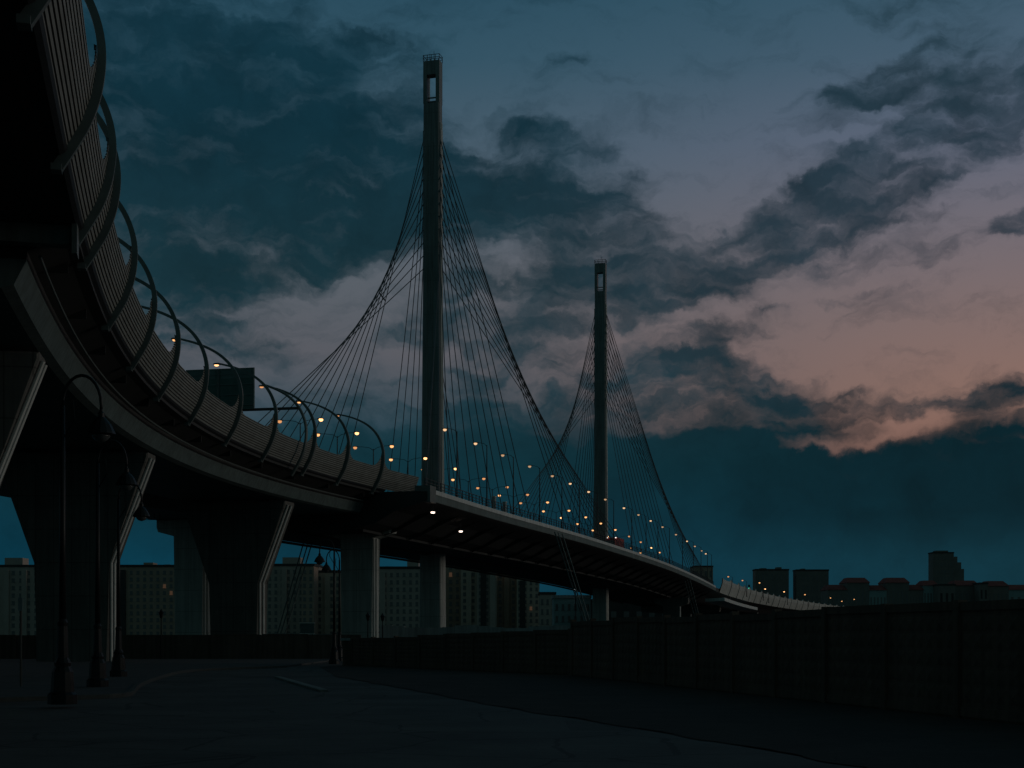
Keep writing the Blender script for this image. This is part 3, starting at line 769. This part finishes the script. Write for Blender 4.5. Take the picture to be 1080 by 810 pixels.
tr = empty('box_truck', q, 'red box truck with small roof lights driving on the bridge near far pylon', 'truck', None, a)
bm = bmesh.new(); box(bm, -1.2, 1.2, -1.8, 4.6, .9, 3.7); link('cargo_box', bm, M['red'], tr)
bm = bmesh.new(); box(bm, -1.15, 1.15, -3.9, -1.85, .7, 2.0); box(bm, -1.1, 1.1, -3.7, -1.9, 2.003, 3.1); cab = link('cab', bm, M['red'], tr)
bm = bmesh.new(); box(bm, -.95, .95, -3.73, -3.703, 2.1, 2.9); link('windscreen', bm, M['pane'], cab)
bm = bmesh.new(); box(bm, -1.0, 1.0, -3.6, 4.5, .5, .68); link('chassis', bm, M['tyre'], tr)
wheels(tr, (-1.0, 1.0), (-2.9, 2.2, 3.4), .48)
for s in (-1, 1):
    bm = bmesh.new(); lathe(bm, [(.02, -.08), (.14, -.04), (.14, .1)], (s*.85, -1.9, 3.6), 8); link('marker_light', bm, M['head'], tr)
    bm = bmesh.new(); box(bm, s*.85-.15, s*.85+.15, -3.95, -3.903, .95, 1.2); link('headlight', bm, M['head'], cab)
def car(z, u, label, m, flip=0):
    q, a = on_deck(z, u)
    root = empty('passenger_car', q, label, 'car', 'cars on the bridge', a+flip)
    out = [(-2.2, .35), (-2.25, .7), (-1.2, .9), (-.6, 1.42), (.9, 1.45), (1.7, .95), (2.15, .9), (2.2, .35)]
    bm = bmesh.new(); A_ = [bm.verts.new((-.85 if zz < 1.2 else -.65, yy, zz)) for yy, zz in out]; B_ = [bm.verts.new((.85 if zz < 1.2 else .65, yy, zz)) for yy, zz in out]
    bm.faces.new(A_[::-1]); bm.faces.new(B_)
    for k in range(len(out)): bm.faces.new((A_[k], A_[(k+1) % 8], B_[(k+1) % 8], B_[k]))
    link('body', bm, m, root)
    bm = bmesh.new(); box(bm, -.6, .6, -1.06, -.98, 1.0, 1.3); link('windscreen', bm, M['pane'], root)
    wheels(root, (-.78, .78), (-1.4, 1.35), .33)
    for s in (-1, 1):
        bm = bmesh.new(); lathe(bm, [(.02, -.12), (.17, -.1), (.2, 0), (.15, .1)], (s*.62, -2.24, .72), 10); link('headlight', bm, M['head'], root)
        bm = bmesh.new(); box(bm, s*.62-.15, s*.62+.15, 2.18, 2.23, .65, .85); link('tail_light', bm, M['tail'], root)
    return root
car(306, -12, 'white car with headlights on behind the red truck on the bridge', M['white'])
car(318, -11, 'dark blue car with headlights on farther along the bridge than the truck', M['carblue'])
vn = None
q, a = on_deck(300, -12.3)
vn = empty('delivery_van', q, 'white van with lit roof markers following near the red truck', 'van', None, a)
bm = bmesh.new()
out = [(-2.7, .35), (-2.75, 1.1), (-1.9, 1.35), (-1.3, 2.4), (2.6, 2.45), (2.65, .35)]
A_ = [bm.verts.new((-.98, y, z)) for y, z in out]; B_ = [bm.verts.new((.98, y, z)) for y, z in out]
bm.faces.new(A_[::-1]); bm.faces.new(B_)
for k in range(6): bm.faces.new((A_[k], A_[(k+1) % 6], B_[(k+1) % 6], B_[k]))
link('body', bm, M['white'], vn); wheels(vn, (-.85, .85), (-1.8, 1.7), .36)
for s in (-1, 1):
    bm = bmesh.new(); lathe(bm, [(.02, -.1), (.16, 0), (.1, .1)], (s*.75, -2.8, .95), 8); link('headlight', bm, M['head'], vn)
    bm = bmesh.new(); lathe(bm, [(.02, -.1), (.12, 0), (.08, .1)], (s*.6, -1.2, 2.5), 8); link('marker_light', bm, M['head'], vn)
# green signal far away on the approach
q = P(790, 620.5, 470)
tl = empty('traffic_signal', (q.x, q.y, AP.at(AP.d_of_y(470), 0, .3).z), 'tiny green traffic signal over the pale approach barrier', 'traffic light')
hz = q.z-tl.location.z
bm = bmesh.new(); tube(bm, [(0, 0, 0), (0, 0, hz-.4)], .1, 6); link('pole', bm, M['dark'], tl)
bm = bmesh.new(); box(bm, -.3, .3, -.2, .2, hz-.4, hz+1.2); link('housing', bm, M['dark'], tl)
bm = bmesh.new(); lathe(bm, [(.05, -.3), (.24, -.18), (.3, 0), (.24, .18)], (0, -.3, hz), 8); link('green_light', bm, M['green'], tl)

# ------------------------------------------------------------------ buildings
pane_cache = {}
def building(x0, x1, ytop, Z, depth, m, label, wins=(6, 8), roof=None, roofm='roofdark', heads=(), lit=(), pitched=False, cat='apartment block', strips=(), wy=None, winm='pane', name='apartment_block'):
    a = P(x0, ytop, Z); b = P(x1, ytop, Z); w = b.x-a.x; h = a.z
    root = empty(name, ((a.x+b.x)/2, Z, 0), label, cat)
    bm = bmesh.new(); box(bm, -w/2, w/2, 0, depth, -.05, h); wall = link('wall', bm, M[m], root)
    if pitched:
        bm = bmesh.new(); e = .6; rh = w*.10 if w < 40 else 4.0
        vs = [bm.verts.new(q) for q in ((-w/2-e, -e, h+.003), (w/2+e, -e, h+.003), (w/2+e, depth+e, h+.003), (-w/2-e, depth+e, h+.003), (-w/2+depth*.3, depth/2, h+rh), (w/2-depth*.3, depth/2, h+rh))]
        for f in ((0, 1, 5, 4), (1, 2, 5), (2, 3, 4, 5), (3, 0, 4), (3, 2, 1, 0)): bm.faces.new([vs[i] for i in f])
        rf = link('roof', bm, M[roofm], root)
    else:
        bm = bmesh.new(); box(bm, -w/2-.25, w/2+.25, -.25, depth+.25, h+.003, h+.9); rf = link('roof', bm, M[roofm], root)
    for hx0, hx1, hy in heads:                                       # stair heads and lift rooms on the roof
        p = P(hx0, hy, Z); q = P(hx1, hy, Z); cx = (a.x+b.x)/2
        bm = bmesh.new(); box(bm, p.x-cx, q.x-cx, 2, min(depth-1, 9), h+.903, p.z); link('roof_room', bm, M[m], rf)
    for sx in strips:                                                # loggia strips, full height
        bm = bmesh.new(); xx = -w/2+w*sx; box(bm, xx-1.0, xx+1.0, -1.1, -.003, 1.5, h-1.2); link('loggia_strip', bm, M['roofdark' if int(sx*100) % 2 else m], root)
    nx, nz = wins
    if nx*nz:
        ww = w/nx*.42; wh = (h-3)/nz*.5
        key = (round(ww, 2), round(wh, 2))
        bm = bmesh.new(); box(bm, -ww/2, ww/2, -.06, .1, -wh/2, wh/2)
        box(bm, -ww/2-.12, ww/2+.12, -.16, -.005, -wh/2-.2, -wh/2-.003)
        mes = {}
        proto = None
        for i in range(nx):
            for j in range(nz):
                xx = -w/2+w*(i+.5)/nx; zz = 2.2+(h-3)*(j+.5)/nz
                mt = 'litwin' if (i, j) in lit else winm
                if mt not in mes:
                    b2 = bm.copy(); o = link('window', b2, M[mt], root); mes[mt] = o
                else:
                    o = mes[mt].copy(); C.objects.link(o)
                o.location = (xx, 0, zz)
        bm.free()
    return root
building(-30, 42, 598, 560, 16, 'panel', 'grey apartment block at far left edge behind the low wall', (9, 9), heads=((3, 22, 588),), strips=(.52, .78))
building(121, 191, 598, 560, 16, 'brick', 'brown apartment block seen between the first flared pier and pale pier', (10, 10), heads=((150, 160, 593), (172, 178, 595)), strips=(.13,), lit=((7, 7), (8, 6)))
building(281, 334, 597, 540, 16, 'panel', 'grey apartment block with tall roof room right of second flared pier', (8, 10), heads=((297, 316, 587.5),), strips=(.36,))
building(318, 331, 597, 525, 12, 'brick', 'narrow brown tower section in front of grey apartment block', (2, 10))
building(334, 372, 604, 545, 16, 'panel2', 'lower beige apartment block behind the pair of lantern posts', (6, 9), heads=((344, 356, 601),), strips=(.3,))
building(396, 443, 600, 520, 16, 'panel', 'grey apartment block between straight pier and near pylon column', (7, 9), heads=((429, 441, 588), (405, 414, 597)), strips=(.16,))
building(443, 486, 592, 540, 16, 'brick', 'brown apartment tower right beside the near pylon column', (6, 10), lit=((4, 8),), heads=((468, 480, 588),))
building(486, 503, 600, 530, 14, 'panel2', 'slim beige tower between two brown apartment towers', (2, 10), strips=(.5,))
building(503, 524, 598, 520, 14, 'panel', 'grey tower with dark loggia strip under the bridge middle', (3, 10), strips=(.33, .8))
building(524, 545, 602, 530, 14, 'brick', 'brown tower in the middle of row under the bridge', (3, 10), strips=(.5,))
building(545, 569, 609, 520, 14, 'panel2', 'beige tower at right end of the row under the bridge', (4, 9), strips=(.25,), lit=((2, 4),))
building(569, 586, 627, 500, 14, 'panel', 'low grey house right of the beige end tower', (3, 4))
building(584, 623, 631, 400, 14, 'teal', 'low pale teal building behind the three tie cables', (6, 3), roofm='pale', cat='building', name='low_building')
building(560, 748, 634, 600, 20, 'roofdark', 'long low dark shed seen beneath the right end of the bridge', (14, 1), roofm='roofdark', cat='building', name='low_shed')
building(732, 752, 598, 900, 20, 'brick', 'dark distant block left of the approach barrier start', (4, 6))
building(797, 832, 601.5, 900, 11, 'farwall', 'left one of two distant twin grey blocks above approach barrier', (7, 6), heads=((803, 809, 599), (820, 825, 598)), winm='pane')
building(840, 874, 602, 900, 11, 'farwall', 'right one of two distant twin grey blocks above approach barrier', (7, 6), heads=((846, 850, 599.5),), winm='pane')
tw = building(984, 1006, 583.5, 1000, 11, 'farwall', 'tallest distant stepped tower above the red roofs at right', (6, 12), heads=((988, 1001, 580.5),), winm='pane')
for sx0, sx1, sy in ((1006, 1010, 587), (1010, 1014, 593), (1014, 1017, 600)):
    c = tw.location; p = P(sx0, sy, 1000); q = P(sx1, sy, 1000)
    bm = bmesh.new(); box(bm, p.x-c.x+.003, q.x-c.x, .4, 10, -.05, p.z); link('stepped_wing', bm, M['farwall'], tw)
rows = [(873, 893, 617, 'low house with red roof right beside the twin blocks'), (893, 917, 609.5, 'taller red roofed house second from the twin blocks'), (917, 935, 617.5, 'low red roofed house between two taller red roofed ones'),
        (935, 959, 609.5, 'taller red roofed house in the middle of the distant row'), (959, 974, 617, 'low red roofed house left of the tall stepped tower'), (974, 990, 612.5, 'red roofed house at the foot of the tall stepped tower'),
        (1007, 1033, 612.5, 'broad red roofed house right of the tall stepped tower'), (1042, 1064, 613, 'red roofed house second from the right edge'), (1064, 1100, 617, 'low red roofed house cut by the right edge')]
for i, (x0, x1, yt, lab) in enumerate(rows):
    building(x0, x1, yt+5, 800, 18, 'teal' if i % 3 == 2 else 'farwall', lab, (5, 2), roofm='roofred', cat='house', winm='pane', name='red_roofed_house')
    o = [c for c in bpy.data.objects[:] if c.parent and c.parent.get('label') == lab and c.name.startswith('roof')][0]
    bm = bmesh.new(); w = (x1-x0)*800/F; h = EYE+(HY-yt-5)*800/F
    vs = [bm.verts.new(v) for v in ((-w/2-.4, -.6, h+.003), (w/2+.4, -.6, h+.003), (w/2+.4, 18.6, h+.003), (-w/2-.4, 18.6, h+.003), (-w/2+1.5, 5, h+3.0), (w/2-1.5, 5, h+3.0), (w/2-1.5, 13, h+3.0), (-w/2+1.5, 13, h+3.0))]
    for f in ((0, 1, 5, 4), (1, 2, 6, 5), (2, 3, 7, 6), (3, 0, 4, 7), (4, 5, 6, 7), (3, 2, 1, 0)): bm.faces.new([vs[k] for k in f])
    bmesh.ops.recalc_face_normals(bm, faces=bm.faces[:]); bm.to_mesh(o.data); bm.free()
building(990, 1007.5, 617.5, 790, 14, 'farwall', 'small pale house in front of the tall stepped tower', (3, 2), roofm='roofdark', cat='house', winm='roofdark', name='small_house')
building(1033, 1042, 616, 790, 12, 'farwall', 'narrow pale house between two red roofed houses', (2, 3), roofm='roofdark', cat='house', winm='roofdark', name='small_house')
wl = P(607, 622, 395)
fl = empty('flood_lamp', (wl.x, wl.y, 0), 'small white flood lamp on a mast by the pale teal building', 'lamp')
bm = bmesh.new(); tube(bm, [(0, 0, 0), (0, 0, wl.z)], .12, 6); link('mast', bm, M['dark'], fl)
bm = bmesh.new(); box(bm, -.8, .8, -.4, -.1, wl.z-.05, wl.z+.3); link('lamp_bar', bm, M['litwhite'], fl)

rng = random.Random(5)                                             # lamps age: some dim, some bright
for o in list(bpy.data.objects):
    if o.type == 'MESH' and o.name.startswith('lens') and o.material_slots:
        m_ = o.material_slots[0].material; k_ = rng.random(); new = None
        if m_ == M['lamp']: new = M['lampdim'] if k_ < .3 else (M['lampbright'] if k_ > .8 else None)
        elif m_ == M['lampp']: new = M['lamppd'] if k_ < .4 else None
        if new: o.material_slots[0].link = 'OBJECT'; o.material_slots[0].material = new

# ------------------------------------------------------------------ sky: clear dusk air, clouds placed by direction, a little Nishita
world = bpy.data.worlds.new('World'); bpy.context.scene.world = world; world.use_nodes = True
nt = world.node_tree; nt.nodes.clear(); L = nt.links
def nd(t, **k):
    n = nt.nodes.new(t)
    for a, v in k.items(): setattr(n, a, v)
    return n
def val(s, x):
    if isinstance(x, (int, float)): s.default_value = x
    else: L.new(x, s)
def ma(op, a, b=None, c=None, clamp=False):
    n = nd('ShaderNodeMath', operation=op); n.use_clamp = clamp
    val(n.inputs[0], a)
    if b is not None: val(n.inputs[1], b)
    if c is not None: val(n.inputs[2], c)
    return n.outputs[0]
def smooth(x, lo, hi, a=0.0, b=1.0):
    n = nd('ShaderNodeMapRange', interpolation_type='SMOOTHSTEP')
    val(n.inputs['Value'], x)
    for k, v in zip(('From Min', 'From Max', 'To Min', 'To Max'), (lo, hi, a, b)): val(n.inputs[k], v)
    return n.outputs['Result']
def noise(v, sc, det, rough=.55, dist=0.0, lac=2.0):
    n = nd('ShaderNodeTexNoise'); n.inputs['Scale'].default_value = sc; n.inputs['Detail'].default_value = det; n.inputs['Roughness'].default_value = rough
    n.inputs['Distortion'].default_value = dist; n.inputs['Lacunarity'].default_value = lac
    L.new(v, n.inputs['Vector']); return n
def vm(op, a, b=None, s=None):
    n = nd('ShaderNodeVectorMath', operation=op)
    for i, q in enumerate((a, b)):
        if q is None: continue
        if isinstance(q, tuple): n.inputs[i].default_value = q
        else: L.new(q, n.inputs[i])
    if s is not None: val(n.inputs['Scale'], s)
    return n.outputs[0]
def ramp(x, stops):
    n = nd('ShaderNodeValToRGB'); e = n.color_ramp.elements
    while len(e) < len(stops): e.new(.5)
    for q, (p, c) in zip(e, stops): q.position = p; q.color = (*c, 1)
    L.new(x, n.inputs['Fac']); return n.outputs['Color']
def mixc(f, a, b, bt='MIX'):
    n = nd('ShaderNodeMixRGB', blend_type=bt); val(n.inputs['Fac'], f)
    for s, q in zip(('Color1', 'Color2'), (a, b)):
        if isinstance(q, tuple): n.inputs[s].default_value = (*q, 1)
        else: L.new(q, n.inputs[s])
    return n.outputs['Color']
def lin(*c): return tuple((x/255/12.92 if x <= 10 else ((x/255+.055)/1.055)**2.4) for x in c)
tc = nd('ShaderNodeTexCoord'); sx = nd('ShaderNodeSeparateXYZ'); L.new(tc.outputs['Generated'], sx.inputs[0])
X, Y, Zc = sx.outputs
lon = ma('ARCTAN2', X, Y); rr = ma('SQRT', ma('ADD', ma('MULTIPLY', X, X), ma('MULTIPLY', Y, Y)))
lat = ma('DIVIDE', Zc, ma('MAXIMUM', rr, .08))
qa = ma('MULTIPLY', lon, F/540); qb = ma('MULTIPLY', lat, F/540)           # one unit = 540 photo pixels near the axis
cb_ = nd('ShaderNodeCombineXYZ'); L.new(qa, cb_.inputs[0]); L.new(qb, cb_.inputs[1]); Q = cb_.outputs[0]
def qpos(x, y):
    l = math.atan((x-HX)/F); return l*F/540, (HY-y)/F*math.cos(l)*F/540
w1 = noise(Q, 3.2, 5, .6); w2 = noise(Q, 11, 6, .62)
o1 = vm('SCALE', vm('SUBTRACT', w1.outputs['Color'], (.5, .5, .5)), s=.17)
o2 = vm('SCALE', vm('SUBTRACT', w2.outputs['Color'], (.5, .5, .5)), s=.09)
QW = vm('ADD', vm('ADD', Q, o1), o2)
BLOBS = [  # x, y, rx, ry, angle (deg, anticlockwise), weight
    (215, 130, 330, 235, -8, 1.15), (330, 210, 240, 130, 8, .75), (590, 195, 185, 105, -8, 1.15), (470, 215, 120, 90, 0, .7),
    (870, 215, 270, 62, 22, .85), (1020, 120, 150, 62, 33, .9), (690, 290, 170, 62, 14, .75), (965, 62, 130, 40, 24, .95), (885, 105, 60, 30, 50, .5),
    (610, 330, 130, 75, 10, .6), (520, 560, 420, 130, 0, 1.0),
    (745, 425, 190, 80, -4, 1.4), (905, 436, 95, 34, 8, .85), (1050, 432, 90, 40, 4, .85), (735, 450, 130, 60, 0, .8), (830, 330, 150, 22, 10, .62), (905, 330, 80, 16, 25, .45), (880, 395, 160, 20, 10, .4),
    (790, 250, 190, 46, 22, .7), (900, 195, 140, 50, 28, .3), (985, 130, 150, 50, 34, .25), (970, 445, 110, 26, 8, .4), (1075, 240, 36, 26, 30, .8), (560, 425, 140, 60, 0, .45), (450, 440, 260, 70, 5, .5), (225, 330, 150, 70, -10, .75), (430, 330, 110, 50, 20, .4), (520, 330, 120, 60, 20, .35), (640, 240, 100, 60, 20, .4), (620, 70, 90, 40, 30, .25),
    (345, 310, 150, 60, 22, -.55), (330, 360, 110, 30, 10, -.35), (740, 175, 190, 100, -25, -.9), (930, 365, 230, 60, 8, -.8), (890, 458, 180, 20, 3, -.8), (600, 385, 110, 35, 25, -.5), (670, 330, 90, 30, 30, -.3), (500, 110, 60, 70, -40, -.45),
    (1040, 320, 120, 60, 0, -.5), (760, 55, 190, 80, 0, -.7)]
D = None
for (x, y, rx, ry, an, wt) in BLOBS:
    mp = nd('ShaderNodeMapping', vector_type='TEXTURE'); L.new(QW, mp.inputs['Vector'])
    a, b = qpos(x, y); mp.inputs['Location'].default_value = (a, b, 0); mp.inputs['Rotation'].default_value = (0, 0, R(an)); mp.inputs['Scale'].default_value = (rx/540, ry/540, 1)
    # flatten the noise-warped z so the blob stays two-dimensional
    fl_ = vm('MULTIPLY', mp.outputs['Vector'], (1, 1, 0))
    gr = nd('ShaderNodeTexGradient', gradient_type='SPHERICAL'); L.new(fl_, gr.inputs['Vector'])
    g1 = smooth(gr.outputs['Fac'], 0.0, .62)
    D = ma('MULTIPLY', g1, wt) if D is None else ma('MULTIPLY_ADD', g1, wt, D)
D = ma('MINIMUM', D, smooth(qa, -.25, .4, 1.35, .86))
# streaky noise along the drift of the clouds
mp = nd('ShaderNodeMapping'); mp.inputs['Rotation'].default_value = (0, 0, R(-26)); mp.inputs['Scale'].default_value = (1.0, 2.9, 1); L.new(QW, mp.inputs['Vector'])
nz = noise(mp.outputs['Vector'], 3.4, 8, .5, .0)
nz2 = noise(mp.outputs['Vector'], 9.0, 7, .52, .0)
nz3 = noise(mp.outputs['Vector'], 27.0, 6, .6)
sq = nd('ShaderNodeSeparateXYZ'); L.new(QW, sq.inputs[0])
calm = smooth(qb, .33, .48, .3, 1.0)
bank = ma('MULTIPLY', smooth(sq.outputs[1], .425, .325), 1.4)
D2 = ma('ADD', ma('MULTIPLY_ADD', ma('SUBTRACT', nz3.outputs['Fac'], .5), .4, D), ma('ADD', ma('MULTIPLY', ma('SUBTRACT', nz.outputs['Fac'], .5), 2.3), ma('MULTIPLY', ma('SUBTRACT', nz2.outputs['Fac'], .5), 1.9)))
# beyond the photographed part of the sky the clouds follow noise alone
D2 = ma('ADD', ma('MULTIPLY_ADD', ma('SUBTRACT', D2, D), calm, D), bank)
cover = smooth(D2, -.05, .85)
thick = smooth(D2, .35, 1.35)
h = ma('MULTIPLY', qb, 540.0/900.0, clamp=True)                             # 0 at the horizon .. 1 = 900 px above it
rgt = smooth(qa, -.35, 1.0)                                                # 0 left .. 1 right
clear_r = ramp(h, [(0, lin(9, 48, 60)), (.13, lin(10, 44, 54)), (.2, lin(134, 97, 84)), (.27, lin(138, 108, 98)), (.36, lin(126, 107, 105)), (.46, lin(112, 106, 114)), (.57, lin(92, 101, 119)), (.66, lin(70, 92, 110)), (.78, lin(50, 83, 101)), (1, lin(26, 60, 76))])
clear_l = ramp(h, [(0, lin(6, 66, 90)), (.12, lin(10, 62, 84)), (.22, lin(30, 66, 80)), (.33, lin(88, 90, 97)), (.42, lin(88, 95, 103)), (.55, lin(72, 92, 106)), (.68, lin(50, 82, 99)), (.8, lin(36, 72, 90)), (1, lin(20, 50, 62))])
clear = mixc(rgt, clear_l, clear_r)
cl_l = ramp(h, [(0, lin(5, 62, 82)), (.1, lin(6, 52, 68)), (.2, lin(12, 48, 58)), (.3, lin(26, 54, 64)), (.42, lin(22, 49, 58)), (.6, lin(15, 46, 58)), (.8, lin(20, 52, 66)), (1, lin(18, 46, 60))])
cl_r = ramp(h, [(0, lin(10, 50, 62)), (.09, lin(9, 48, 60)), (.14, lin(4, 33, 42)), (.24, lin(6, 33, 41)), (.31, lin(40, 52, 60)), (.42, lin(46, 56, 66)), (.55, lin(38, 54, 66)), (.7, lin(34, 58, 70)), (1, lin(26, 50, 64))])
cloud = mixc(rgt, cl_l, cl_r)
# modelling inside the clouds: thinner parts a little lighter and mauve
cloud_thin = mixc(.42, cloud, clear)
cloud = mixc(thick, cloud_thin, cloud)
det = noise(QW, 6.0, 8, .6)
cloud = mixc(1.0, cloud, ramp(det.outputs['Fac'], [(.3, (.80, .80, .80)), (.7, (1.2, 1.2, 1.2))]), 'MULTIPLY')
wis = noise(mp.outputs['Vector'], 5.0, 9, .66, .3)
wisp = ma('MULTIPLY', smooth(wis.outputs['Fac'], .46, .72), .5)
clear = mixc(wisp, clear, cloud)
sky = mixc(cover, clear, cloud)
# round the back and overhead the dusk sky fades
back = smooth(ma('ABSOLUTE', lon), .6, 1.5, 0.0, 1.0)
skyb_ = mixc(back, sky, lin(37, 58, 60))
over = smooth(lat, .75, 1.6)
skyb2 = mixc(over, skyb_, lin(30, 52, 57))
bg = nd('ShaderNodeBackground'); L.new(skyb2, bg.inputs['Color']); bg.inputs['Strength'].default_value = 1.0
ns = nd('ShaderNodeTexSky', sky_type='NISHITA'); ns.sun_disc = False; ns.sun_elevation = R(-4); ns.sun_rotation = R(35); ns.altitude = 0
bg2 = nd('ShaderNodeBackground'); L.new(ns.outputs['Color'], bg2.inputs['Color']); bg2.inputs['Strength'].default_value = .012
ad = nd('ShaderNodeAddShader'); L.new(bg.outputs[0], ad.inputs[0]); L.new(bg2.outputs[0], ad.inputs[1])
ow = nd('ShaderNodeOutputWorld'); L.new(ad.outputs[0], ow.inputs['Surface'])
world.cycles.sampling_method = 'MANUAL'; world.cycles.sample_map_resolution = 512

sun = bpy.data.lights.new('sun', 'SUN'); sun.energy = .20; sun.angle = R(18); sun.color = (1, .90, .80)
so = bpy.data.objects.new('sun', sun); C.objects.link(so)
v = Vector((math.sin(R(84)), math.cos(R(84)), math.tan(R(6))))          # towards the after-glow at the right
so.rotation_euler = v.to_track_quat('Z', 'Y').to_euler()

# ------------------------------------------------------------------ camera
cam = bpy.data.cameras.new('camera'); co = bpy.data.objects.new('camera', cam); C.objects.link(co)
cam.sensor_width = 36; cam.lens = F/1080*36; cam.shift_y = (HY-405)/1080; cam.clip_start = .1; cam.clip_end = 20000
co.location = (0, 0, EYE); co.rotation_euler = (R(90), 0, 0)
sc = bpy.context.scene; sc.camera = co
sc.view_settings.view_transform = 'Standard'; sc.view_settings.look = 'None'; sc.view_settings.exposure = 0; sc.view_settings.gamma = 1
sc.cycles.max_bounces = 5; sc.cycles.diffuse_bounces = 3
